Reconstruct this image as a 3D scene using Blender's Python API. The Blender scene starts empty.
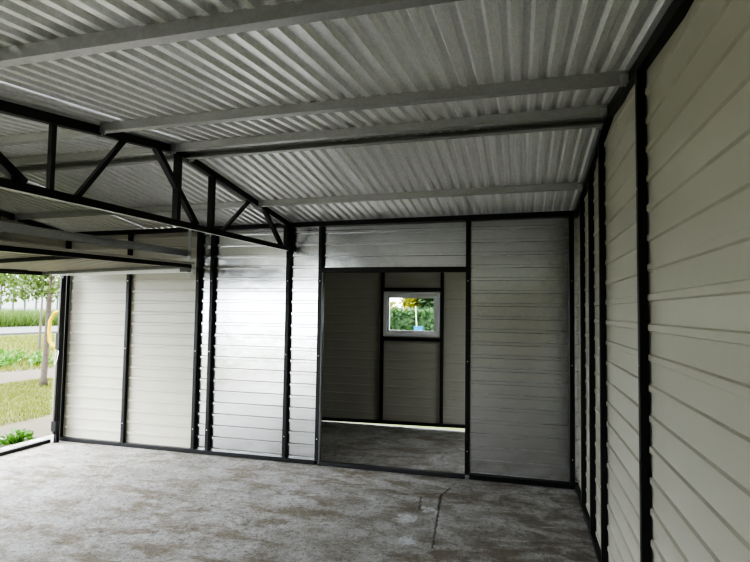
import bpy, bmesh, math, random
from mathutils import Vector, Matrix
random.seed(7)
S = bpy.context.scene
COL = S.collection

# ------------------------------------------------------------------ measures
XR, YF, XL, YN, YB = 0.4465, 4.975, -4.942, -1.15, 6.93     # right / far / front / near / back-room walls
YR, ZR, SL, KX = 3.1205, 2.5712, 0.119, 0.0127                             # ridge line and roof slope (underside of the purlins)
XT = -2.25                                                    # truss plane
def B(y, x=None): return ZR - SL * abs(y - YR) + KX * ((XR if x is None else x) - XR)

# ------------------------------------------------------------------ materials
def mat(name):
    m = bpy.data.materials.new(name); m.use_nodes = True
    nt = m.node_tree; b = nt.nodes['Principled BSDF']
    return m, nt, b
def N(nt, t, **kw):
    n = nt.nodes.new(t)
    for k, v in kw.items():
        if k in n.inputs: n.inputs[k].default_value = v
        else: setattr(n, k, v)
    return n
def link(nt, a, b): nt.links.new(a, b)
def coords(nt, scale=(1, 1, 1)):
    g = N(nt, 'ShaderNodeNewGeometry')
    mp = N(nt, 'ShaderNodeMapping'); mp.inputs['Scale'].default_value = scale
    link(nt, g.outputs['Position'], mp.inputs['Vector'])
    return mp.outputs['Vector']
def noise(nt, vec, scale, detail=4, rough=.55, dist=0):
    n = N(nt, 'ShaderNodeTexNoise'); n.inputs['Scale'].default_value = scale
    n.inputs['Detail'].default_value = detail; n.inputs['Roughness'].default_value = rough
    n.inputs['Distortion'].default_value = dist
    link(nt, vec, n.inputs['Vector']); return n.outputs['Fac']
def ramp(nt, fac, stops):
    r = N(nt, 'ShaderNodeValToRGB'); e = r.color_ramp.elements
    while len(e) < len(stops): e.new(.5)
    for i, (p, c) in enumerate(stops):
        e[i].position = p; e[i].color = (c, c, c, 1) if isinstance(c, (int, float)) else (*c, 1)
    link(nt, fac, r.inputs['Fac']); return r.outputs['Color']
def mixc(nt, fac, a, b, mode='MIX'):
    n = N(nt, 'ShaderNodeMix', data_type='RGBA', blend_type=mode)
    for s, v in ((0, fac), (6, a), (7, b)):
        if hasattr(v, 'node'): link(nt, v, n.inputs[s])
        else: n.inputs[s].default_value = v if s == 0 else (*v, 1)
    return n.outputs[2]
def math_(nt, op, a, b=None, c=None):
    n = N(nt, 'ShaderNodeMath', operation=op)
    for i, v in enumerate((a, b, c)):
        if v is None: continue
        if hasattr(v, 'node'): link(nt, v, n.inputs[i])
        else: n.inputs[i].default_value = v
    return n.outputs[0]
def bump(nt, b, h, strength, dist=.01):
    n = N(nt, 'ShaderNodeBump'); n.inputs['Strength'].default_value = strength; n.inputs['Distance'].default_value = dist
    link(nt, h, n.inputs['Height']); link(nt, n.outputs['Normal'], b.inputs['Normal'])

def simple(name, col, rough=.5, metal=0, var=.12, scale=30, bmp=0):
    m, nt, b = mat(name)
    v = coords(nt); f = noise(nt, v, scale, 5)
    lo = tuple(c * (1 - var) for c in col); hi = tuple(min(1, c * (1 + var)) for c in col)
    link(nt, mixc(nt, f, lo, hi), b.inputs['Base Color'])
    b.inputs['Roughness'].default_value = rough; b.inputs['Metallic'].default_value = metal
    if bmp: bump(nt, b, f, bmp)
    return m

def painted(name, col, rough):
    m, nt, b = mat(name)
    v = coords(nt)
    f = noise(nt, v, 3.0, 4); f2 = noise(nt, v, 220, 2)
    c = mixc(nt, f, tuple(x * .93 for x in col), tuple(min(1, x * 1.05) for x in col))
    link(nt, c, b.inputs['Base Color'])
    r = math_(nt, 'MULTIPLY_ADD', f, .10, rough - .05); link(nt, r, b.inputs['Roughness'])
    h = math_(nt, 'MULTIPLY_ADD', f2, .004, math_(nt, 'MULTIPLY', f, 1.0))
    bump(nt, b, h, .10, .02)
    b.inputs['Coat Weight'].default_value = .15; b.inputs['Coat Roughness'].default_value = .25
    return m

def galv(name, col, rough, metal, spangle=45, warp=.15, stretch=(1, 1, 1), var=.1, rv=.05):
    m, nt, b = mat(name)
    v = coords(nt, stretch)
    vo = N(nt, 'ShaderNodeTexVoronoi'); vo.inputs['Scale'].default_value = spangle; link(nt, v, vo.inputs['Vector'])
    sp = N(nt, 'ShaderNodeSeparateColor'); link(nt, vo.outputs['Color'], sp.inputs['Color'])
    big = noise(nt, v, 2.2, 3); fine = noise(nt, v, 260, 2)
    k = math_(nt, 'ADD', math_(nt, 'MULTIPLY', sp.outputs[0], .5), math_(nt, 'MULTIPLY', big, .5))
    link(nt, mixc(nt, k, tuple(c * (1 - var) for c in col), tuple(min(1, c * (1 + var)) for c in col)), b.inputs['Base Color'])
    link(nt, math_(nt, 'MULTIPLY_ADD', k, rv, rough - rv / 2), b.inputs['Roughness'])
    b.inputs['Metallic'].default_value = metal
    h = math_(nt, 'MULTIPLY_ADD', fine, .002, big)
    bump(nt, b, h, warp, .05)
    return m

M = {}
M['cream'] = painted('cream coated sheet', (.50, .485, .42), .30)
M['cream_back'] = painted('cream coated sheet shaded', (.42, .405, .345), .45)  # darker copy of the cream: back-room shade put into the colour
M['galv'] = galv('galvanised wall sheet', (.82, .835, .86), .19, 1.0, 60, .12, var=.06, rv=.06)
M['roof'] = galv('galvanised roof sheet', (.90, .91, .905), .36, .62, 170, .03, (1, .3, 1), var=.12)
M['purlin'] = galv('galvanised purlin', (.50, .505, .50), .42, .6, 90, .05)
M['zinc'] = galv('galvanised bracket', (.66, .67, .68), .35, .8, 70, .05)
M['rail'] = simple('white rail', (.80, .81, .82), .3, .3, .05)
M['black'] = simple('black painted steel', (.011, .0115, .0125), .42, 0, .25, 60, .05)
M['darkgrey'] = simple('dark grey painted steel', (.03, .031, .033), .45, 0, .2, 60, .05)
M['grey'] = simple('grey painted angle', (.16, .165, .17), .4, .3, .12, 40)
M['white'] = simple('white plastic', (.72, .72, .73), .35, 0, .04)
M['bark'] = simple('bark', (.095, .077, .062), .9, 0, .5, 14, .6)
M['yellow'] = simple('yellow paint', (.48, .34, .006), .45, 0, .05)
M['blue'] = simple('blue plastic', (.01, .13, .26), .4, 0, .06)
M['stone'] = simple('stone', (.4, .39, .37), .9, 0, .2, 12, .4)
M['concrete_side'] = simple('path concrete', (.085, .085, .082), .9, 0, .2, 6, .3)
M['facade'] = simple('pale facade', (.36, .36, .36), .7, 0, .05)
M['browncourse'] = simple('brown course', (.17, .125, .10), .8, 0, .2)

def leafmat(name, a, b_, trans=.2):
    m, nt, b = mat(name)
    v = coords(nt); f = noise(nt, v, 9, 3); f2 = noise(nt, v, 1.6, 2)
    k = math_(nt, 'ADD', math_(nt, 'MULTIPLY', f, .6), math_(nt, 'MULTIPLY', f2, .4))
    link(nt, mixc(nt, ramp(nt, k, [(.3, 0), (.7, 1)]), a, b_), b.inputs['Base Color'])
    b.inputs['Roughness'].default_value = .6
    b.inputs['Subsurface Weight'].default_value = 0
    tr = N(nt, 'ShaderNodeBsdfTranslucent'); tr.inputs['Color'].default_value = (*[min(1, x * 1.3) for x in b_], 1)
    mx = N(nt, 'ShaderNodeMixShader'); mx.inputs['Fac'].default_value = trans
    out = nt.nodes['Material Output']
    link(nt, b.outputs[0], mx.inputs[1]); link(nt, tr.outputs[0], mx.inputs[2]); link(nt, mx.outputs[0], out.inputs['Surface'])
    return m
M['leaf'] = leafmat('tree leaves', (0.037, 0.074, 0.012), (0.105, 0.149, 0.037))
M['hedge'] = leafmat('hedge leaves', (0.019, 0.053, 0.015), (0.062, 0.124, 0.043), .25)
M['goldleaf'] = leafmat('golden leaves', (0.136, 0.149, 0.015), (0.260, 0.260, 0.043), .25)
M['conifer'] = leafmat('conifer leaves', (0.019, 0.050, 0.019), (0.053, 0.093, 0.034), .2)
M['grassblade'] = leafmat('grass blades', (.075, .098, .012), (.17, .18, .03))
M['tallgrass'] = leafmat('tall grass', (0.050, 0.099, 0.019), (0.112, 0.167, 0.037))
M['weed'] = leafmat('weed leaves', (0.037, 0.124, 0.012), (0.099, 0.205, 0.037))

# glass
m, nt, b = mat('window glass')
b.inputs['Base Color'].default_value = (1, 1, 1, 1); b.inputs['Roughness'].default_value = .02
b.inputs['Transmission Weight'].default_value = 1; b.inputs['IOR'].default_value = 1.01
v = coords(nt); link(nt, math_(nt, 'MULTIPLY', noise(nt, v, 8), .02), b.inputs['Roughness'])
M['glass'] = m

# concrete floor
m, nt, b = mat('rough concrete')
v = coords(nt)
n1 = noise(nt, v, .9, 6, .62, .4); n2 = noise(nt, v, 3.2, 8, .7, .6); n3 = noise(nt, v, 24, 7, .8); n4 = noise(nt, v, 70, 4, .75)
vs = coords(nt, (1.0, 1.9, 1)); n5 = noise(nt, vs, 3.1, 8, .68, .35); n6 = noise(nt, vs, 1.1, 4, .6, .3); n7 = noise(nt, coords(nt, (1.6, 1, 1)), 7.0, 6, .72, 1.2)
base = mixc(nt, ramp(nt, n2, [(.34, 0), (.64, 1)]), (.54, .52, .49), (.78, .775, .765))
stain = math_(nt, 'MULTIPLY', ramp(nt, n5, [(.47, 0), (.58, 1)]), ramp(nt, n6, [(.34, .25), (.55, 1)]))
base = mixc(nt, math_(nt, 'MULTIPLY', stain, .72), base, (.34, .265, .17))
base = mixc(nt, math_(nt, 'MULTIPLY', ramp(nt, n7, [(.36, 1), (.44, 0)]), .5), base, (.24, .22, .19))
base = mixc(nt, math_(nt, 'MULTIPLY', ramp(nt, n3, [(.36, 1), (.50, 0)]), .62), base, (.22, .205, .18))
base = mixc(nt, math_(nt, 'MULTIPLY', ramp(nt, n3, [(.55, 0), (.66, 1)]), .4), base, (.78, .77, .76))
base = mixc(nt, math_(nt, 'MULTIPLY', ramp(nt, n4, [(.36, 1), (.48, 0)]), .55), base, (.16, .15, .135))
# damp patches to the right; back-room floor just darker and smoother
sep = N(nt, 'ShaderNodeSeparateXYZ'); link(nt, coords(nt), sep.inputs[0])
px, py = sep.outputs[0], sep.outputs[1]
dampx = math_(nt, 'MULTIPLY_ADD', px, .55, 1.05)
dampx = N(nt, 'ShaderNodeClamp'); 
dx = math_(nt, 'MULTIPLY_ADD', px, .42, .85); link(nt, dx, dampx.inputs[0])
damp_dark = math_(nt, 'MULTIPLY', dampx.outputs[0], ramp(nt, n5, [(.38, .1), (.58, 1)]))
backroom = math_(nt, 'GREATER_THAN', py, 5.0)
damp_dark = math_(nt, 'MAXIMUM', damp_dark, math_(nt, 'MULTIPLY', backroom, ramp(nt, n2, [(.3, .9), (.7, .35)])))
base = mixc(nt, math_(nt, 'MULTIPLY', damp_dark, .48), base, (.15, .13, .10))
def blob(cx, cy, r, soft=.45):
    a = math_(nt, 'SUBTRACT', px, cx); c_ = math_(nt, 'SUBTRACT', py, cy)
    c_ = math_(nt, 'MULTIPLY', c_, .8)
    d = math_(nt, 'SQRT', math_(nt, 'ADD', math_(nt, 'MULTIPLY', a, a), math_(nt, 'MULTIPLY', c_, c_)))
    d = math_(nt, 'ADD', d, math_(nt, 'MULTIPLY_ADD', n3, .42, -.19))
    mr = N(nt, 'ShaderNodeMapRange'); mr.inputs[1].default_value = r; mr.inputs[2].default_value = r * soft
    link(nt, d, mr.inputs[0]); return mr.outputs[0]
wet_glare = None
for cx, cy, r in ((-.80, 3.93, .12), (-.715, 3.56, .09), (-.68, 4.16, .085), (-.60, 4.13, .05)):
    q = blob(cx, cy, r)
    wet_glare = q if wet_glare is None else math_(nt, 'MAXIMUM', wet_glare, q)
base = mixc(nt, math_(nt, 'MULTIPLY', wet_glare, .85), base, (.92, .93, .97))  # puddles whitened: their sky reflection is put into the colour
# the trowel crack
def seg(ax, ay, bx, by, w):
    L2 = (bx - ax) ** 2 + (by - ay) ** 2
    wob = math_(nt, 'MULTIPLY_ADD', n3, .075, -.037)
    qx = math_(nt, 'ADD', math_(nt, 'SUBTRACT', px, ax), wob); qy = math_(nt, 'SUBTRACT', py, ay)
    t = math_(nt, 'DIVIDE', math_(nt, 'ADD', math_(nt, 'MULTIPLY', qx, bx - ax), math_(nt, 'MULTIPLY', qy, by - ay)), L2)
    cl = N(nt, 'ShaderNodeClamp'); link(nt, t, cl.inputs[0]); t = cl.outputs[0]
    ex = math_(nt, 'SUBTRACT', qx, math_(nt, 'MULTIPLY', t, bx - ax)); ey = math_(nt, 'SUBTRACT', qy, math_(nt, 'MULTIPLY', t, by - ay))
    d = math_(nt, 'SQRT', math_(nt, 'ADD', math_(nt, 'MULTIPLY', ex, ex), math_(nt, 'MULTIPLY', ey, ey)))
    mr = N(nt, 'ShaderNodeMapRange'); mr.inputs[1].default_value = w; mr.inputs[2].default_value = w * .3
    link(nt, d, mr.inputs[0]); return mr.outputs[0]
crack = None
for a in ((-.58, 4.70, -.63, 4.50, .009), (-.63, 4.50, -.59, 4.06, .012), (-.59, 4.06, -.54, 3.50, .009), (-.78, 4.42, -.74, 4.12, .009)):
    q = seg(*a)
    crack = q if crack is None else math_(nt, 'MAXIMUM', crack, q)
base = mixc(nt, math_(nt, 'MULTIPLY', crack, .75), base, (.11, .10, .09))
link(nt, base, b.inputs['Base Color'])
rg = math_(nt, 'SUBTRACT', .78, math_(nt, 'MULTIPLY', damp_dark, .28)); rg = math_(nt, 'SUBTRACT', rg, math_(nt, 'MULTIPLY', wet_glare, .35))
link(nt, rg, b.inputs['Roughness'])
h = math_(nt, 'ADD', math_(nt, 'MULTIPLY', n2, .6), math_(nt, 'MULTIPLY', n3, .35)); h = math_(nt, 'ADD', h, math_(nt, 'MULTIPLY', n4, .12))
h = math_(nt, 'SUBTRACT', h, math_(nt, 'MULTIPLY', crack, .5))
bump(nt, b, h, 1.0, .12)
M['concrete'] = m

# garden ground: bands of lawn and bare soil
m, nt, b = mat('garden ground')
v = coords(nt); n1 = noise(nt, v, .8, 5, .6, .3); n2 = noise(nt, v, 9, 6, .7); n3 = noise(nt, v, 60, 3)
sep = N(nt, 'ShaderNodeSeparateXYZ'); link(nt, v, sep.inputs[0])
gx = math_(nt, 'ADD', sep.outputs[0], math_(nt, 'MULTIPLY_ADD', n1, 1.6, -.8))
def band(lo, hi, soft):
    a = N(nt, 'ShaderNodeMapRange'); a.inputs[1].default_value = lo - soft; a.inputs[2].default_value = lo + soft; link(nt, gx, a.inputs[0])
    c_ = N(nt, 'ShaderNodeMapRange'); c_.inputs[1].default_value = hi + soft; c_.inputs[2].default_value = hi - soft; link(nt, gx, c_.inputs[0])
    return math_(nt, 'MULTIPLY', a.outputs[0], c_.outputs[0])
soil = math_(nt, 'MAXIMUM', band(-6.9, -4.0, .35), band(-12.3, -10.0, .35))
soilc = mixc(nt, n2, (0.053, 0.038, 0.028), (0.118, 0.096, 0.077)); grassc = mixc(nt, ramp(nt, n2, [(.3, 0), (.7, 1)]), (0.062, 0.084, 0.017), (0.143, 0.161, 0.046))
c_ = mixc(nt, soil, grassc, soilc)
c_ = mixc(nt, math_(nt, 'MULTIPLY', n3, .3), c_, (.12, .115, .05))
link(nt, c_, b.inputs['Base Color']); b.inputs['Roughness'].default_value = .95
bump(nt, b, n2, .6, .05)
M['ground'] = m

# ------------------------------------------------------------------ mesh helpers
class MB:
    def __init__(s): s.v = []; s.f = []
    def add(s, vs, fs):
        k = len(s.v); s.v += [tuple(p) for p in vs]; s.f += [tuple(i + k for i in f) for f in fs]
        return s
    def box(s, x0, x1, y0, y1, z0, z1):
        vs = [(x, y, z) for z in (z0, z1) for y in (y0, y1) for x in (x0, x1)]
        return s.add(vs, [(0, 2, 3, 1), (4, 5, 7, 6), (0, 1, 5, 4), (2, 6, 7, 3), (0, 4, 6, 2), (1, 3, 7, 5)])
    def bar(s, a, b, w, h, up=(0, 0, 1)):      # rectangular tube from a to b, centred on the line
        a = Vector(a); b = Vector(b); d = (b - a).normalized(); u = Vector(up)
        r = d.cross(u)
        if r.length < 1e-4: r = d.cross(Vector((1, 0, 0)))
        r.normalize(); u = r.cross(d).normalized()
        vs = [p + r * (i * w / 2) + u * (j * h / 2) for p in (a, b) for (i, j) in ((-1, -1), (1, -1), (1, 1), (-1, 1))]
        return s.add(vs, [(3, 2, 1, 0), (4, 5, 6, 7), (0, 1, 5, 4), (1, 2, 6, 5), (2, 3, 7, 6), (3, 0, 4, 7)])
    def prof(s, pts, a, b, closed=True):       # sweep a list of (offset vectors) from a to b
        a = Vector(a); b = Vector(b); n = len(pts)
        vs = [a + Vector(p) for p in pts] + [b + Vector(p) for p in pts]
        fs = [(i, (i + 1) % n, n + (i + 1) % n, n + i) for i in range(n if closed else n - 1)]
        if closed: fs += [tuple(range(n - 1, -1, -1)), tuple(range(n, 2 * n))]
        return s.add(vs, fs)
    def tube(s, path, rad, seg=10, cap=True):
        path = [Vector(p) for p in path]; n = len(path); vs = []; rr = rad if isinstance(rad, (list, tuple)) else [rad] * n
        prev = None
        for i, p in enumerate(path):
            d = (path[min(i + 1, n - 1)] - path[max(i - 1, 0)]).normalized()
            if prev is None:
                r = d.cross(Vector((0, 0, 1)))
                if r.length < .1: r = d.cross(Vector((1, 0, 0)))
            else: r = prev - d * prev.dot(d)
            r.normalize(); prev = r; u = d.cross(r)
            vs += [p + (r * math.cos(t) + u * math.sin(t)) * rr[i] for t in (2 * math.pi * k / seg for k in range(seg))]
        fs = [(i * seg + k, i * seg + (k + 1) % seg, (i + 1) * seg + (k + 1) % seg, (i + 1) * seg + k) for i in range(n - 1) for k in range(seg)]
        if cap: fs += [tuple(range(seg - 1, -1, -1)), tuple((n - 1) * seg + k for k in range(seg))]
        return s.add(vs, fs)
    def leaf(s, p, size, d=None, tilt=1.0):
        if d is None:
            d = Vector((random.gauss(0, 1), random.gauss(0, 1), random.gauss(0, tilt)))
        d = d.normalized(); q = Vector((random.gauss(0, 1), random.gauss(0, 1), random.gauss(0, 1)))
        r = d.cross(q)
        if r.length < 1e-3: r = d.cross(Vector((1, 0, .3)))
        r.normalize(); p = Vector(p)
        return s.add([p, p + d * size * .5 + r * size * .28, p + d * size, p + d * size * .5 - r * size * .28], [(0, 1, 2, 3)])

def obj(name, mb, material, parent=None, smooth=False, bevel=0, clip=None, **props):
    me = bpy.data.meshes.new(name); me.from_pydata(mb.v, [], mb.f)
    bm = bmesh.new(); bm.from_mesh(me)
    for co, no in clip or []:
        bmesh.ops.bisect_plane(bm, geom=bm.verts[:] + bm.edges[:] + bm.faces[:], plane_co=co, plane_no=no, clear_outer=True)
    bmesh.ops.recalc_face_normals(bm, faces=bm.faces[:])
    bm.to_mesh(me); bm.free()
    me.materials.append(material)
    if smooth:
        for p in me.polygons: p.use_smooth = True
    o = bpy.data.objects.new(name, me); COL.objects.link(o)
    if parent:
        o.parent = parent; w = Vector(parent.location); pp = parent.parent
        while pp: w += Vector(pp.location); pp = pp.parent
        me.transform(Matrix.Translation(-w))
    elif me.vertices:
        xs = [v.co for v in me.vertices]
        c = Vector(((min(p.x for p in xs) + max(p.x for p in xs)) / 2, (min(p.y for p in xs) + max(p.y for p in xs)) / 2, min(p.z for p in xs)))
        me.transform(Matrix.Translation(-c)); o.location = c
    if bevel:
        b = o.modifiers.new('edge', 'BEVEL'); b.width = bevel; b.segments = 2; b.limit_method = 'ANGLE'
    for k, v in props.items(): o[k] = v
    return o
def empty(name, loc, **props):
    o = bpy.data.objects.new(name, None); o.empty_display_size = .1; o.location = loc; COL.objects.link(o)
    for k, v in props.items(): o[k] = v
    return o
def thing(name, loc, label, cat, group=None):
    p = dict(label=label, category=cat)
    if group: p['group'] = group
    return empty(name, loc, **p)
STR = dict(kind='structure')

# ribbed wall sheet: runs from a to b (xy), z0..z1, ribs stand out along n
PITCH = .117
def ribbed(a, b, n, z0, z1, phase=0.0, depth=.008, fl=.004):
    a = Vector((a[0], a[1], 0)); b = Vector((b[0], b[1], 0)); n = Vector((n[0], n[1], 0))
    prof = [(0, z0)]
    k = math.floor(z0 / PITCH) - 1
    while True:
        zc = phase + k * PITCH; k += 1
        if zc > z1 + .05: break
        for dz, d in ((-.0115 - fl, 0), (-.0115, depth), (.0115, depth), (.0115 + fl, 0)):
            z = zc + dz
            if z0 < z < z1: prof.append((d, z))
    prof.append((0, z1))
    mb = MB(); m_ = len(prof)
    cols = [a, b]
    vs = [c + n * d + Vector((0, 0, z)) for c in cols for d, z in prof]
    mb.add(vs, [(i, m_ + i, m_ + i + 1, i + 1) for i in range(m_ - 1)])
    # outer skin a little behind, so light cannot leak
    return mb
ROOFCLIP = lambda off: [((XR, YR, ZR + off), (-KX, SL, 1)), ((XR, YR, ZR + off), (-KX, -SL, 1))]

# ------------------------------------------------------------------ setting: floor, ground
fl = MB().box(-5.27, XR + .12, YN - .1, YB + .05, -.14, 0)
obj('floor', fl, M['concrete'], **STR)
g = MB()
gx_ = [-60, -40, -30, -24, -18, -14, -12, -10, -8.5, -7, -6, -5.2, 0, 4, 12, 30]; gy_ = [-20, -8, -1, 2, 4, 5, 6, 7, 8, 9, 10, 12, 15, 20, 28, 45, 70]
vs = []
for y in gy_:
    for x in gx_: vs.append((x, y, -.12 + (0 if x > -6 else random.uniform(-.03, .03))))
nx = len(gx_)
g.add(vs, [(j * nx + i, j * nx + i + 1, (j + 1) * nx + i + 1, (j + 1) * nx + i) for j in range(len(gy_) - 1) for i in range(nx - 1)])
obj('ground', g, M['ground'], **STR)

# ------------------------------------------------------------------ ceiling: trapezoidal roof sheets
RP = .0765
def roof_sheet(x0, n, y0, y1, zf, drop=0):
    prof = []
    for i in range(n):
        x = x0 + i * RP
        prof += [(x, 0), (x + .026, 0), (x + .039, .020), (x + .0635, .020)]
    prof += [(x0 + n * RP, 0), (x0 + n * RP + .024, 0)]
    mb = MB(); m_ = len(prof)
    vs = [(x, y, zf(x, y) + z - drop) for y in (y0, y1) for x, z in prof]
    return mb.add(vs, [(i, i + 1, m_ + i + 1, m_ + i) for i in range(m_ - 1)])
ceil = empty('ceiling', (-2.25, 3.1, 2.6), **STR)
SW = 12 * RP
x0 = -.262 - 6 * SW
for k in range(7):
    n = 12 if k < 6 else 10
    xs = x0 + k * SW
    if k == 0: xs += SW - 0; 
    if k == 0: continue
    obj('roof_sheet', roof_sheet(xs, n, YN - .1, YR + .005, lambda x, y: B(y, x) + .052, .0035 * (k % 2)), M['roof'], ceil)
    obj('roof_sheet', roof_sheet(xs, n, YR - .005, YF + .12, lambda x, y: B(y, x) + .052, .0035 * (k % 2)), M['roof'], ceil)
# the strip at the front gable
obj('roof_sheet', roof_sheet(x0 + SW - 7 * RP, 7, YN - .1, YR + .005, lambda x, y: B(y, x) + .052, 0), M['roof'], ceil)
obj('roof_sheet', roof_sheet(x0 + SW - 7 * RP, 7, YR - .005, YF + .12, lambda x, y: B(y, x) + .052, 0), M['roof'], ceil)
rc = MB().prof([(0, -.13, -.012), (0, 0, .005), (0, .13, -.012), (0, .13, -.008), (0, 0, .010), (0, -.13, -.008)], (-5.2, YR, B(YR, -5.2) + .078), (XR + .1, YR, B(YR, XR + .1) + .078))
obj('ridge_cap', rc, M['roof'], ceil)
# roof of the room behind the partition
zb = lambda x, y: B(YF, x) + .012 - .10 * (y - YF)
ceilb = empty('ceiling', (-1.4, 6, 2.2), **STR)
for k in range(4):
    obj('roof_sheet', roof_sheet(-3.32 + k * SW + (.0), 12 if k < 3 else 14, YF + .03, YB + .15, zb, .002 * (k % 2)), M['roof'], ceilb)

# ------------------------------------------------------------------ walls
PF = YF + .044                                     # back of the far posts
wf = empty('wall_far', (-2.2, PF, 0), **STR)
def far_panel(name, xa, xb, z0, z1, m_, ph=0):
    obj(name, ribbed((xa, PF + .006), (xb, PF + .006), (0, -1), z0, z1, ph, *((.012, .006) if name[0] == 'g' else (.012, .005))), m_, wf, clip=ROOFCLIP(.047))
far_panel('cream_panel', -5.0, -4.13, .0, 2.45, M['cream'], .03)
far_panel('cream_panel', -4.13, -3.27, .0, 2.45, M['cream'], .03)
far_panel('galvanised_panel', -3.27, -3.10, .0, 2.45, M['galv'], .05)
far_panel('galvanised_panel', -3.10, -2.245, .0, 2.45, M['galv'], .05)
far_panel('galvanised_panel', -2.245, -1.905, .0, 2.45, M['galv'], .05)
far_panel('galvanised_panel', -1.905, -.467, 1.875, 2.45, M['galv'], .045)
far_panel('galvanised_panel', -.467, XR + .05, .0, 2.45, M['galv'], .045)

PRX = XR + .040
wr = empty('wall_right', (PRX, 2, 0), **STR)
ys = [YN, -.9, .15, 1.2, 2.335, 3.43, 3.95, 4.50, 5.035]
for a, c in zip(ys[:-1], ys[1:]):
    obj('cream_panel', ribbed((PRX, a), (PRX, c), (-1, 0), 0, 2.75, .045, .010, .005), M['cream'], wr, clip=ROOFCLIP(.045))
# front wall: gable and piers; unseen second opening added to let in light
PLX = XL - .044
wl = empty('wall_front', (PLX, 2, 0), **STR)
DT = 1.97
obj('gable_panel', ribbed((PLX, YN), (PLX, YF + .05), (1, 0), DT, 2.75, .045), M['cream'], wl, clip=ROOFCLIP(.045))
obj('cream_panel', ribbed((PLX, 1.66), (PLX, 1.94), (1, 0), 0, DT, .045), M['cream'], wl)
obj('cream_panel', ribbed((PLX, YN), (PLX, -1.0), (1, 0), 0, DT, .045), M['cream'], wl)
obj('wall_near', ribbed((-3.9, YN), (XR + .05, YN), (0, 1), 0, 2.3, .045), M['cream'], clip=ROOFCLIP(.047), **STR)  # stops short of the front wall; unseen opening added for light
# the room behind
wb = empty('wall_back', (-1.4, YB + .05, 0), **STR)
WX0, WX1, WZ0, WZ1 = -1.755, -1.0, 1.165, 1.745
pb = YB + .045
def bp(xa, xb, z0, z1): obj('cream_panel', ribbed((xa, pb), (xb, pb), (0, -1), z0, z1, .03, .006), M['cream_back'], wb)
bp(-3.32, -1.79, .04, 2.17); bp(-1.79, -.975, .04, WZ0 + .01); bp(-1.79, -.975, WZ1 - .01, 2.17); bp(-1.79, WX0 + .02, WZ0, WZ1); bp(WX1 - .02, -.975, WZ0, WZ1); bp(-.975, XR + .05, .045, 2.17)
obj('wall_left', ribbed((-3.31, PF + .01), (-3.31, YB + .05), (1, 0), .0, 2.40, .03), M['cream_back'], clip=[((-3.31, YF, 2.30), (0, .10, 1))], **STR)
obj('wall_right', ribbed((PRX, PF + .01), (PRX, 5.65), (-1, 0), .0, 2.40, .03), M['cream_back'], clip=[((-3.31, YF, 2.36), (0, .10, 1))], **STR)  # unseen gap up to the next piece added to light the back room
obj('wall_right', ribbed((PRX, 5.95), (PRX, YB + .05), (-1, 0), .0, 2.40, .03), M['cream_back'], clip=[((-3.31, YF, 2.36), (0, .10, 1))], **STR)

# rails and beams of the frame that belong to the shell
obj('baseboard_far', MB().box(XL - .04, -1.925, YF + .004, YF + .044, .004, .044), M['black'], bevel=.003, **STR)
obj('baseboard_far', MB().box(-1.885, -.487, YF + .004, YF + .044, .002, .040), M['darkgrey'], bevel=.003, **STR)
obj('baseboard_far', MB().box(-.447, XR - .0, YF + .004, YF + .044, .004, .044), M['black'], bevel=.003, **STR)
obj('baseboard_right', MB().box(XR + .003, XR + .043, YN + .02, YF, .003, .043), M['black'], bevel=.003, **STR)
obj('baseboard_back', MB().bar((-3.28, YB + .02, .0215), (XR, YB + .02, .076), .04, .04), M['black'], bevel=.003, **STR)
obj('baseboard_front', MB().box(XL - .075, XL - .035, 1.94, YF - .08, .003, .036), M['black'], bevel=.003, **STR)
obj('trim_1', MB().bar((XL - .03, YF + .022, B(YF, XL) + .024), (XR, YF + .022, B(YF) + .024), .04, .046), M['black'], bevel=.003, **STR)          # eave beam
obj('trim_2', MB().box(-1.885, -.487, YF + .002, YF + .042, 1.862, 1.912), M['black'], bevel=.003, **STR)       # head of the doorway
obj('trim_11', MB().add([(x, YF + .122, z + B(YF, x)) for x, z in ((-3.3, -.03), (XR + .1, -.03), (XR + .1, .075), (-3.3, .075))], [(0, 1, 2, 3)]), M['purlin'], **STR)   # strip added to block stray daylight at the roof ends
def verge(x, name):
    e = empty(name, (x, YR, ZR), **STR)
    for y in (YN + .02, YF + .03):
        obj('verge_beam', MB().bar((x, YR, B(YR, x) + .024), (x, y, B(y, x) + .024), .04, .048), M['black'], e)
verge(XR + .022, 'trim_3'); verge(XL - .022, 'trim_4')
obj('trim_5', MB().box(XL - .045, XL - .005, 1.66, YF - .07, DT, DT + .05), M['black'], bevel=.003, **STR)        # head of the garage opening
obj('trim_6', MB().bar((-1.77, YB + .018, WZ1 + .036), (-.985, YB + .018, WZ1 + .036), .04, .04), M['black'], **STR)
obj('trim_7', MB().bar((-1.77, YB + .018, WZ0 - .036), (-.985, YB + .018, WZ0 - .036), .04, .04), M['black'], **STR)
obj('trim_8', MB().box(XL - .045, XL - .005, 1.94, 1.98, .036, DT), M['black'], bevel=.003, **STR)
obj('trim_9', MB().box(XL - .045, XL - .005, 1.62, 1.66, 0, DT), M['black'], bevel=.003, **STR)

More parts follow.
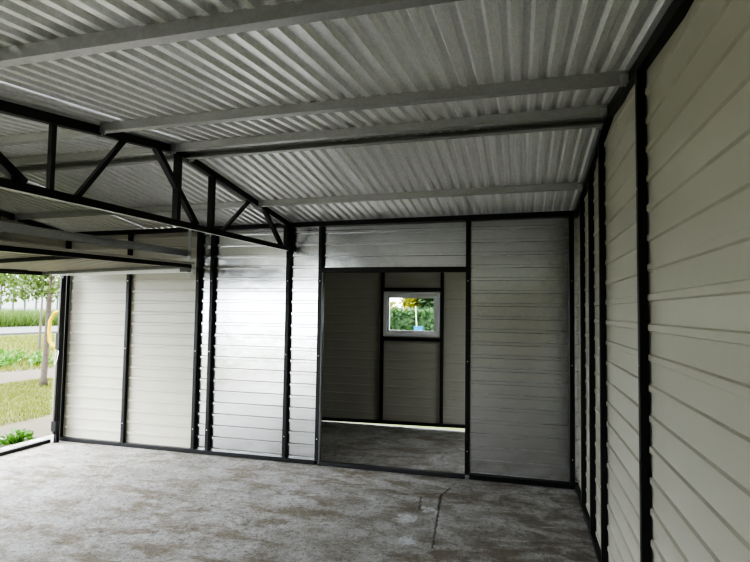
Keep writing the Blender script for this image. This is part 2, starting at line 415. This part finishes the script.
# ------------------------------------------------------------------ posts
def post(x0, x1, y0, y1, z0, z1, label, group, m_='black', screws=None):
    t = thing('steel_post', ((x0 + x1) / 2, (y0 + y1) / 2, z0), label, 'post', group)
    obj('square_tube', MB().box(x0, x1, y0, y1, z0, z1), M[m_], t, bevel=.003)
    obj('base_plate', MB().box(x0 - .001, x1 + .001, y0 - .006, y1, z0, z0 + .006), M['darkgrey'], t)
    if screws:
        for (sx, sy, sz, ax) in screws:
            d = Vector(ax) * .004
            obj('screw_head', MB().tube([Vector((sx, sy, sz)), Vector((sx, sy, sz)) + d], [.0055, .0045], 8), M['zinc'], t)
    return t
GF = 'posts of the partition wall'; GRR = 'posts along the right wall'
ZE = 2.337
def fpost(x, label, m_='black', z1=None, ns=3):
    z1 = B(YF, x)
    sc = [(x, YF, z, (0, -1, 0)) for z in [.25, 1.05, 1.78][:ns]]
    return post(x - .02, x + .02, YF, YF + .04, .044, z1, label, GF, m_, sc)
post(-4.952, -4.912, 4.90, 4.94, .0, DT, 'black steel frame post standing at the edge of the open garage doorway', 'posts of the garage opening')
fpost(-4.955, 'black steel corner post at the far left end of the cream panels', ns=2)
fpost(-4.13, 'black steel post splitting the cream panelled section in two')
fpost(-3.27, 'black steel post where cream panels meet the shiny galvanised panels')
fpost(-3.105, 'black steel post just right of the cream and galvanised joint')
fpost(-2.248, 'black steel post carrying the end of the roof truss')
fpost(-1.905, 'black steel post forming the left jamb of the inner doorway')
fpost(-.467, 'black steel post forming the right jamb of the inner doorway')
fpost(.425, 'black steel post in the corner of partition and cream right wall')
for y, lab in ((2.335, 'wide looking black post nearest the camera on the cream right wall'),
               (3.43, 'black post on the cream right wall below the roof ridge'),
               (3.95, 'black post on the cream right wall just past the ridge post'),
               (4.50, 'black post on the cream right wall last before the far corner')):
    post(XR, XR + .035, y - .0175, y + .0175, .043, B(y) - .004, lab, GRR, screws=[(XR, y, z, (-1, 0, 0)) for z in (.5, 1.3, 2.0)])
post(-1.79, -1.75, YB, YB + .04, .055, 2.13, 'black steel post left of the small window in the back room', 'posts of the back room')
post(-1.0, -.96, YB, YB + .04, .07, 2.13, 'black steel post right of the small window in the back room', 'posts of the back room')
post(XL - .042, XL - .002, 4.10, 4.14, DT + .05, B(4.12, XL) - .004, 'short black post in the dim gable above the garage door', 'gable posts')
post(XL - .042, XL - .002, YR - .02, YR + .02, DT + .05, B(YR, XL) - .004, 'short black post under the ridge in the front gable', 'gable posts')
# grey edging angle of the doorway
obj('trim_10', MB().box(-1.884, -1.872, YF - .004, YF + .046, .04, 1.862), M['grey'], **STR)

# ------------------------------------------------------------------ purlins
def purlin(ya, yb, xa, xb, side, label):
    za, zb_ = B(ya, xa), B(yb, xb)
    t = thing('purlin', ((xa + xb) / 2, (ya + yb) / 2, (za + zb_) / 2), label, 'beam', 'galvanised purlins under the roof')
    s_ = side                                     # web on the near (-1) or the far (+1) side
    w, hh, th, lip = .042, .049, .002, .012
    pts = [(0, s_ * w / 2, 0), (0, s_ * w / 2, hh), (0, -s_ * w / 2, hh), (0, -s_ * w / 2, hh - lip), (0, -s_ * (w / 2 - th), hh - lip),
           (0, -s_ * (w / 2 - th), hh - th), (0, s_ * (w / 2 - th), hh - th), (0, s_ * (w / 2 - th), th), (0, -s_ * (w / 2 - th), th),
           (0, -s_ * (w / 2 - th), lip), (0, -s_ * w / 2, lip), (0, -s_ * w / 2, 0)]
    obj('channel', MB().prof(pts, (xa, ya, za), (xb, yb, zb_)), M['purlin'], t)
    for x, y, z, sg in ((xa, ya, za, 1), (xb, yb, zb_, -1)):
        b_ = MB().box(min(x, x + sg * .035), max(x, x + sg * .035), y + s_ * .0225 - .0015, y + s_ * .0225 + .0015, z - .010, z + .03)
        br = obj('end_bracket', b_, M['zinc'], t)
        for q in (.010, .026):
            obj('bolt', MB().tube([(x + sg * q, y + s_ * .012, z - .018), (x + sg * q, y + s_ * .012, z + .002)], .005, 8), M['zinc'], br)
    return t
RX = XR - .003
purlin(1.45, 1.45, -4.9, RX, -1, 'galvanised purlin closest to the camera, across the top of the view')
purlin(2.44, 2.488, -2.228, RX, -1, 'galvanised purlin second from the camera, right of the truss')
purlin(3.06, 3.07, -2.228, RX, -1, 'galvanised ridge purlin right of the truss, near one of the pair')
purlin(3.225, 3.225, -2.228, RX, 1, 'darker galvanised ridge purlin right of the truss, far one of the pair')
purlin(4.30, 4.28, -2.228, RX, -1, 'galvanised purlin right of the truss between ridge and partition')
purlin(2.49, 2.49, XL + .003, -2.272, -1, 'galvanised purlin second from the camera, left of the truss')
purlin(3.07, 3.07, XL + .003, -2.272, -1, 'galvanised ridge purlin left of the truss, near one of the pair')
purlin(3.225, 3.225, XL + .003, -2.272, 1, 'darker galvanised ridge purlin left of the truss, far one of the pair')
purlin(4.30, 4.30, XL + .003, -2.272, -1, 'galvanised purlin left of the truss, dim above the garage door')

# ------------------------------------------------------------------ roof truss
bz = lambda y: 2.045 + .018 * (y - 1.87)
tt = lambda y: B(y, XT) + (.021 if y > YR else .021 - .0165 * (YR - y))
tr = thing('roof_truss', (XT, YR, 2.05), 'black welded lattice truss carrying the roof above the garage floor', 'truss')
for y in (YN + .05, YF - .02):
    obj('top_chord', MB().bar((XT, YR, tt(YR)), (XT, y, tt(y)), .04, .048), M['black'], tr)
y0, y1 = YN + .05, YF - .004
obj('bottom_chord', MB().bar((XT, y0, bz(y0)), (XT, y1, bz(y1)), .04, .04), M['black'], tr)
obj('edge_strip', MB().bar((XT + .004, y0, bz(y0) - .0215), (XT + .004, y1 - .02, bz(y1) - .0215),   .018, .003), M['rail'], tr, label='thin pale strip along the underside')  # pale strip under the bottom chord
for y, w in ((4.925, .04), (3.572, .04), (3.150, .04), (2.137, .025), (.78, .04), (-.6, .034)):
    obj('vertical', MB().bar((XT, y, bz(y) + .02), (XT, y, tt(y) - .01), w, w, (0, 1, 0)), M['black'] if w == .04 and y != 3.15 else M['darkgrey'], tr)  # king post dark grey: light on it put into its colour
for a, c, w in ((2.633, 2.305, .026), (2.915, 3.385, .036), (4.155, 3.735, .024), (4.45, 4.815, .034), (1.56, 1.985, .042), (1.2, .85, .026), (.2, .6, .036), (-.2, -.5, .026)):
    obj('diagonal', MB().bar((XT, a, tt(a) - .015), (XT, c, bz(c) + .02), w, w), M['black'] if w > .03 else M['darkgrey'], tr)

# ------------------------------------------------------------------ up-and-over garage door, swung open under the roof
D = empty('door_1', (-4.1, 3.4, 1.86), kind='structure', label='cream sheeted up-and-over garage door swung open under the roof')
DX0, DX1, DY0, DY1 = -4.985, -3.18, 2.03, 4.70
dz = lambda x, y=4.0: 1.905 + (DX1 - x) * (-.038) + .026 * (y - 4.4)
def dbar(name, a, c, w=.04, h=.04, m_='black', lift=0):
    return obj(name, MB().bar((a[0], a[1], dz(*a) + lift), (c[0], c[1], dz(*c) + lift), w, h), M[m_], D)
dbar('frame_bar', (DX1, DY0), (DX1, DY1)); dbar('frame_bar', (DX0, DY0), (DX0, DY1))
dbar('frame_bar', (DX0 + .02, DY0 + .02), (DX1 - .02, DY0 + .02)); dbar('frame_bar', (DX0 + .02, DY1 - .02), (DX1 - .02, DY1 - .02), .03, .03, 'grey')
dbar('cross_bar', (DX0 + .02, 3.38), (DX1 - .02, 3.38), .03, .03)
dbar('lock_bar', (-4.80, DY0 + .05), (-4.80, 4.33), .03, .03, 'black', -.005)
lk = obj('lock_box', MB().box(-4.86, -4.75, 3.33, 3.45, dz(-4.8) - .045, dz(-4.8) - .015), M['black'], D)
# leaf sheet with ribs running along its width
prof = []; x = DX0 - .02
while x < DX1 + .01:
    prof += [(x, 0), (x + .085, 0), (x + .09, .02), (x + .110, .02), (x + .115, 0)]; x += PITCH
mb = MB(); m_ = len(prof)
mb.add([(px_, y, dz(px_, y) + .034 - z) for y in (DY0 - .01, DY1 + .005) for px_, z in prof], [(i, i + 1, m_ + i + 1, m_ + i) for i in range(m_ - 1)])
obj('leaf_sheet', mb, M['cream'], D)
for y in (4.775, 1.975):
    obj('side_rail', MB().prof([(0, -.02, -.015), (0, .02, -.015), (0, .02, .02), (0, .017, .02), (0, .017, -.012), (0, -.017, -.012), (0, -.017, .02), (0, -.02, .02)],
        (XL + .02, y, 1.838), (-3.17, y, 1.868)), M['rail'], D, label='bright galvanised guide rail')
    obj('hanger', MB().box(-3.30, -3.262, y + .055, y + .06, 1.80, 2.30) if y > 3 else MB().box(-3.30, -3.262, y + .02, y + .025, 1.80, 2.30), M['purlin'], D, label='grey galvanised hanger strip')
    obj('rod', MB().tube([(-3.185, y + .0, 1.82), (-3.185, y + .0, 1.965)], .005, 8), M['purlin'], D)
    obj('roller', MB().tube([(-3.22, y - .045, 1.872), (-3.22, y + .012, 1.872)], .019, 14), M['darkgrey'], D)
    obj('roller_bracket', MB().box(-3.30, -3.18, y - .066, y - .06, 1.856, 1.895), M['grey'], D)
obj('rear_crossbar', MB().prof([(-.02, 0, -.033), (.02, 0, -.033), (.02, 0, -.030), (-.017, 0, -.030), (-.017, 0, .030), (.02, 0, .030), (.02, 0, .033), (-.02, 0, .033)],
    (-3.33, 1.95, 2.000), (-3.33, 4.90, 2.060)), M['zinc'], D, label='long galvanised channel behind the door')
# the door's lever arm, spring and lock parts beside the opening
obj('lever_arm', MB().bar((-4.925, 4.88, .10), (-4.905, 4.875, 1.80), .028, .028), M['darkgrey'], D)
obj('pivot', MB().box(-4.945, -4.885, 4.855, 4.899, .13, .24), M['black'], D)
obj('lock_plate', MB().box(-4.935, -4.885, 4.852, 4.866, 1.02, 1.20), M['black'], D)
obj('pull_wire', MB().tube([(-4.90 + .012 * math.sin(t), 4.86 - .02 * (1 - math.cos(t)), .93 + .075 * math.cos(t)) for t in [k * .4 for k in range(15)]], .0035, 6), M['zinc'], D)

# ------------------------------------------------------------------ window in the back room
W = empty('window_1', ((WX0 + WX1) / 2, YB, WZ0), **STR)
def frame4(name, x0, x1, z0, z1, w, ya, yb, m_, par, off=(0, 0)):
    mb = MB(); mb.box(x0, x1, ya, yb, z0, z0 + w); mb.box(x0, x1, ya, yb, z1 - w, z1); mb.box(x0, x0 + w, ya, yb, z0 + w, z1 - w); mb.box(x1 - w, x1, ya, yb, z0 + w, z1 - w)
    return obj(name, mb, m_, par, bevel=.003)
frame4('window_frame', WX0 + .005, WX1 - .005, WZ0, WZ1, .045, YB - .01, YB + .05, M['white'], W)
sa = frame4('sash', WX0 + .045, WX1 - .045, WZ0 + .042, WZ1 - .042, .038, YB + .0, YB + .04, M['white'], W)
obj('pane', MB().box(WX0 + .08, WX1 - .08, YB + .018, YB + .022, WZ0 + .078, WZ1 - .078), M['glass'], sa)
for x in (WX0 + .07, WX1 - .07):
    obj('stay', MB().bar((x, YB - .012, WZ1 - .13), (x + (.05 if x < -1.4 else -.05), YB - .012, WZ1 - .135), .006, .008), M['zinc'], W)

# ------------------------------------------------------------------ garden
def leaf_cloud(mb, c, r, n, size, shell=.35):
    for _ in range(n):
        d = Vector((random.gauss(0, 1), random.gauss(0, 1), random.gauss(0, 1))).normalized()
        k = (1 - shell * random.random() ** 1.5)
        mb.leaf((c[0] + d.x * r[0] * k, c[1] + d.y * r[1] * k, c[2] + d.z * r[2] * k), size * random.uniform(.6, 1.3))
    return mb
# slim tree beside the garage
TX, TY = -9.3, 8.9
tg = thing('garden_tree', (TX, TY, -.1), 'slim young tree with pale bark on the lawn outside the garage', 'tree')
trunk = MB().tube([(TX, TY, -.14), (TX - .0, TY, .05), (TX + .03, TY, .7), (TX + .06, TY - .02, 1.4), (TX + .08, TY + .02, 2.1), (TX + .05, TY, 3.0), (TX, TY, 3.8)], [.085, .062, .05, .046, .042, .035, .02], 12)
obj('trunk', trunk, M['bark'], tg, smooth=True)
ends = []
for k in range(11):
    a = k * 2.4; z = 1.75 + k * .16; L = random.uniform(.8, 1.5)
    p0 = Vector((TX + .07, TY, z)); p2 = p0 + Vector((math.cos(a) * L, math.sin(a) * L, random.uniform(.0, .7))); p1 = (p0 + p2) / 2 + Vector((0, 0, .12))
    obj('branch', MB().tube([p0, p1, p2], [.03, .02, .008], 6), M['bark'], tg); ends += [p1, p2]
fo = MB()
for p in ends:
    for _ in range(3):
        q = p + Vector((random.gauss(0, .22), random.gauss(0, .22), random.gauss(-.05, .2)))
        leaf_cloud(fo, q, (.34, .34, .26), 42, .10, 1.0)
leaf_cloud(fo, (TX + .1, TY, 3.7), (1.2, 1.2, .8), 700, .11, .9)
for _ in range(60):      # drooping sprays at the edge of the crown
    a = random.uniform(0, 6.3); r_ = random.uniform(.4, 1.55)
    q = Vector((TX + math.cos(a) * r_, TY + math.sin(a) * r_, random.uniform(1.7, 2.2)))
    leaf_cloud(fo, q, (.22, .22, .26), 28, .10, 1.0)
obj('foliage', fo, M['leaf'], tg)
# thin sapling behind
t2 = thing('garden_sapling', (-16.3, 15.35, -.1), 'thin dark stemmed sapling beyond the slim tree', 'tree')
obj('trunk', MB().tube([(-16.3, 15.35, -.15), (-16.28, 15.35, 1.2), (-16.3, 15.4, 2.6)], [.05, .035, .02], 8), M['bark'], t2)
fo = MB(); leaf_cloud(fo, (-16.3, 15.35, 2.7), (.9, .9, .8), 500, .13, .9); obj('foliage', fo, M['leaf'], t2)
# yellow tube frame
yp = [(-8.62, 8.62, 1.44), (-8.86, 8.62, 1.36), (-8.98, 8.63, 1.20), (-9.0, 8.64, 1.0), (-9.0, 8.66, .80), (-8.94, 8.68, .70), (-8.70, 8.72, .66)]
yp = [(x + .05, y, z) for x, y, z in yp]
yt = thing('yellow_frame', (-8.8, 8.9, -.1), 'bent yellow tube frame standing behind the tree by the doorway', 'frame')
obj('bent_tube', MB().tube(yp, .034, 10), M['yellow'], yt, smooth=True)
obj('post', MB().tube([(-8.60, 8.66, -.12), (-8.60, 8.66, 1.46)], .034, 10), M['yellow'], yt, smooth=True)

# lawns, tall grass, weed, stone
def blades(x0, x1, y0, y1, n, h, w, z=-.12, cond=None):
    mb = MB()
    for _ in range(n):
        x = random.uniform(x0, x1); y = random.uniform(y0, y1)
        if cond and not cond(x, y): continue
        a = random.uniform(0, 6.28); hh = h * random.uniform(.5, 1.3); lx, ly = random.gauss(0, .35) * hh, random.gauss(0, .35) * hh
        c, s_ = math.cos(a) * w / 2, math.sin(a) * w / 2
        mb.add([(x - c, y - s_, z), (x + c, y + s_, z), (x + lx, y + ly, z + hh)], [(0, 1, 2)])
    return mb
inview = lambda x, y: 1.02 < -x / max(y, .1) < 1.55
obj('lawn_grass', blades(-10.2, -6.7, 4.5, 9.8, 26000, .055, .012, -.12, inview), M['grassblade'], kind='stuff', label='short mown grass of the near lawn strip')
obj('meadow_grass', blades(-25, -11.8, 8, 24, 26000, .13, .035, -.12, inview), M['grassblade'], kind='stuff', label='longer yellowish grass beyond the bare soil')
obj('tall_grass', blades(-40, -34, 22, 38, 16000, 1.15, .07, -.12, lambda x, y: .8 < -x / y < 1.7), M['tallgrass'], kind='stuff', label='tall green grass in front of the pale building')
wd = thing('weed_plant', (-5.62, 5.03, -.12), 'bright green leafy weed growing beside the garage slab', 'plant')
wm = MB()
for _ in range(150):
    a = random.uniform(0, 6.28); r_ = random.uniform(.0, .16)
    p = Vector((-5.62 + math.cos(a) * r_ * 1.1, 5.03 + math.sin(a) * r_, -.1 + random.uniform(0, .15) * (1 - r_ * 3)))
    wm.leaf(p, random.uniform(.05, .09), Vector((math.cos(a), math.sin(a), random.uniform(.1, .9))))
obj('leaves', wm, M['weed'], wd)
st = MB()
for k in range(14): st.leaf((-5.62, 5.03, -.12), .16, Vector((math.cos(k), math.sin(k), 1.5)))
obj('stems', st, M['weed'], wd)
wd2 = [(-12.9, 10.9, .35), (-13.9, 12.55, .4), (-13.4, 11.55, .33), (-12.5, 11.85, .26), (-14.6, 12.2, .4)]
labs = ['broad leafed weed clump at the left edge of the rough grass', 'broad leafed weed clump on the rough grass left of the tree trunk', 'broad leafed weed clump directly left of the trunk at the soil edge',
        'small weed clump right of the tree trunk at the soil edge', 'distant weed clump in the rough grass above the bare soil']
for (x, y, r_), lb in zip(wd2, labs):
    w_ = MB(); leaf_cloud(w_, (x, y, -.05), (r_, r_, .3), 130, .16, .9)
    e_ = thing('weed_clump', (x, y, -.12), lb, 'plant', 'weed clumps on the rough grass')
    obj('leaves', w_, M['weed'], e_)
def rock(x, y, z, r_, label):
    bm = bmesh.new(); bmesh.ops.create_icosphere(bm, subdivisions=2, radius=r_)
    for v_ in bm.verts: v_.co *= random.uniform(.82, 1.15); v_.co.z *= .6
    mb = MB(); mb.add([v_.co + Vector((x, y, z)) for v_ in bm.verts], [[v_.index for v_ in f.verts] for f in bm.faces]); bm.free()
    obj('stone', mb, M['stone'], label=label, category='stone')
rock(-5.88, 5.06, -.10, .075, 'pale stone lying in the soil left of the green weed')

# kerb, pale building and trees far off
obj('garden_path', MB().box(-34.0, -26.5, 8, 60, -.16, -.02), M['concrete_side'], **STR)
bd = thing('pale_building', (-44, 38, -.1), 'long pale building with upright ribs behind the tall grass', 'building')
obj('wall', MB().box(-48, -44, 10, 70, .9, 3.6), M['facade'], bd)
obj('plinth', MB().box(-48, -43.95, 10, 70, -.1, .9), M['browncourse'], bd)
rb = MB()
for k in range(48): rb.box(-44.06, -43.94, 12 + k * 1.2, 12.12 + k * 1.2, .9, 3.6)
obj('wall_ribs', rb, M['concrete_side'], bd)
obj('roof', MB().box(-48.2, -43.6, 9.8, 70.2, 3.6, 3.9), M['concrete_side'], bd)
def bush(name, c, r, n, size, m_, label, cat, group=None, trunkr=None):
    t = thing(name, (c[0], c[1], -.12), label, cat, group)
    mb = MB(); leaf_cloud(mb, c, r, n, size, .5); obj('foliage', mb, M[m_], t)
    obj('trunk', MB().tube([(c[0], c[1], -.15), (c[0], c[1], c[2])], [trunkr or .08, .04], 8), M['bark'], t)
    return t
bush('broadleaf_tree', (-55, 46, 6.0), (5.0, 6.0, 4.2), 3000, .55, 'leaf', 'large pale green tree behind the slim tree, left in the doorway', 'tree', 'trees beyond the lawn', .25)
bush('broadleaf_tree', (-55, 60, 6.4), (5.0, 6.0, 4.4), 3000, .55, 'leaf', 'large pale green tree behind the yellow frame, right in the doorway', 'tree', 'trees beyond the lawn', .25)
# behind the window
def hedge(name, x0, x1, y0, y1, z1, n, size, m_, label):
    t = thing(name, ((x0 + x1) / 2, (y0 + y1) / 2, -.12), label, 'hedge')
    core = MB().box(x0 + .08, x1 - .08, y0 + .08, y1 - .08, -.12, z1 - .08); obj('core', core, M[m_], t)
    mb = MB()
    for _ in range(n):
        s_ = random.random()
        if s_ < .7: p = (random.uniform(x0, x1), y0 + random.uniform(0, .12), random.uniform(-.1, z1))
        else: p = (random.uniform(x0, x1), random.uniform(y0, y1), z1 - random.uniform(0, .12))
        mb.leaf(p, size * random.uniform(.6, 1.3))
    obj('foliage', mb, M[m_], t)
hedge('clipped_hedge', -7, 2.5, 12.0, 12.8, 1.50, 9000, .12, 'hedge', 'clipped green hedge outside the back room window')
bush('golden_shrub', (-3.85, 14.2, 1.20), (.85, .7, .56), 3000, .2, 'goldleaf', 'rounded yellow green shrub above the hedge, left in the window', 'shrub')
bush('golden_shrub', (-3.02, 15.6, 1.7), (.32, .4, 1.4), 3000, .17, 'goldleaf', 'upright yellow leaved shrub above the hedge, middle of the window', 'shrub')
bush('tall_conifer', (-1.93, 14.0, 2.1), (.58, .6, 2.2), 6500, .22, 'conifer', 'dense dark green conifer above the hedge, right in the window', 'tree')
# blue tub on a stand and a long tool leaning beside it
wbx, wby = -2.07, 11.2
tb = thing('blue_tub', (wbx, wby, -.12), 'small blue plastic tub standing by the hedge, seen through the window', 'tub')
obj('tub', MB().tube([(wbx, wby, .70), (wbx, wby, .72), (wbx, wby, 1.16), (wbx, wby, 1.18)], [.07, .08, .10, .105], 18), M['blue'], tb)
for sx in (-1, 1):
    for sy in (-1, 1):
        obj('leg', MB().bar((wbx + sx * .09, wby + sy * .09, -.12), (wbx + sx * .045, wby + sy * .045, .71), .02, .02), M['bark'], tb)
tl = thing('garden_tool', (wbx - .1, wby + .4, -.12), 'long pale handled garden tool leaning on the hedge beside the blue tub', 'tool')
obj('handle', MB().tube([(wbx - .0, wby + .2, -.05), (wbx - .20, wby + .70, 1.60)], .012, 8), M['facade'], tl)
obj('head', MB().box(wbx - .08, wbx + .08, wby + .17, wby + .23, -.12, -.04), M['zinc'], tl)

# ------------------------------------------------------------------ light
w = bpy.data.worlds.new('overcast sky'); S.world = w; w.use_nodes = True
nt = w.node_tree; bg = nt.nodes['Background']
tc = N(nt, 'ShaderNodeTexCoord'); sp = N(nt, 'ShaderNodeSeparateXYZ'); link(nt, tc.outputs['Generated'], sp.inputs[0])
r = ramp(nt, sp.outputs[2], [(0.0, (.78, .83, .90)), (.25, (.88, .94, 1.0)), (1.0, (.93, .97, 1.03))])
link(nt, r, bg.inputs['Color']); bg.inputs['Strength'].default_value = 1.9
sun = bpy.data.lights.new('soft_sun', 'SUN'); sun.energy = 1.2; sun.angle = math.radians(60); sun.color = (1, .97, .92)
so = bpy.data.objects.new('soft_sun', sun); COL.objects.link(so); so.rotation_euler = (math.radians(32), math.radians(-38), 0); so.location = (-12, 0, 10)

S.view_settings.view_transform = 'AgX'
S.view_settings.look = 'AgX - Very High Contrast'
S.view_settings.exposure = 2.1
S.cycles.max_bounces = 10; S.cycles.diffuse_bounces = 6; S.cycles.glossy_bounces = 6
S.cycles.sample_clamp_indirect = 8

# ------------------------------------------------------------------ camera
f, pitch, yaw, roll = 541.23, .0541, .2640, .0150
fw = Vector((-math.sin(yaw) * math.cos(pitch), math.cos(yaw) * math.cos(pitch), math.sin(pitch)))
rt = Vector((math.cos(yaw), math.sin(yaw), 0)); up = rt.cross(fw)
r2 = rt * math.cos(roll) + up * math.sin(roll); u2 = -rt * math.sin(roll) + up * math.cos(roll)
cd = bpy.data.cameras.new('camera'); cd.sensor_width = 36; cd.lens = f / 750 * 36; cd.clip_start = .02; cd.clip_end = 300
co = bpy.data.objects.new('camera', cd); COL.objects.link(co)
m4 = Matrix.Identity(4)
for i in range(3): m4[i][0] = r2[i]; m4[i][1] = u2[i]; m4[i][2] = -fw[i]
m4.translation = (0, 0, 1.5); co.matrix_world = m4
S.camera = co
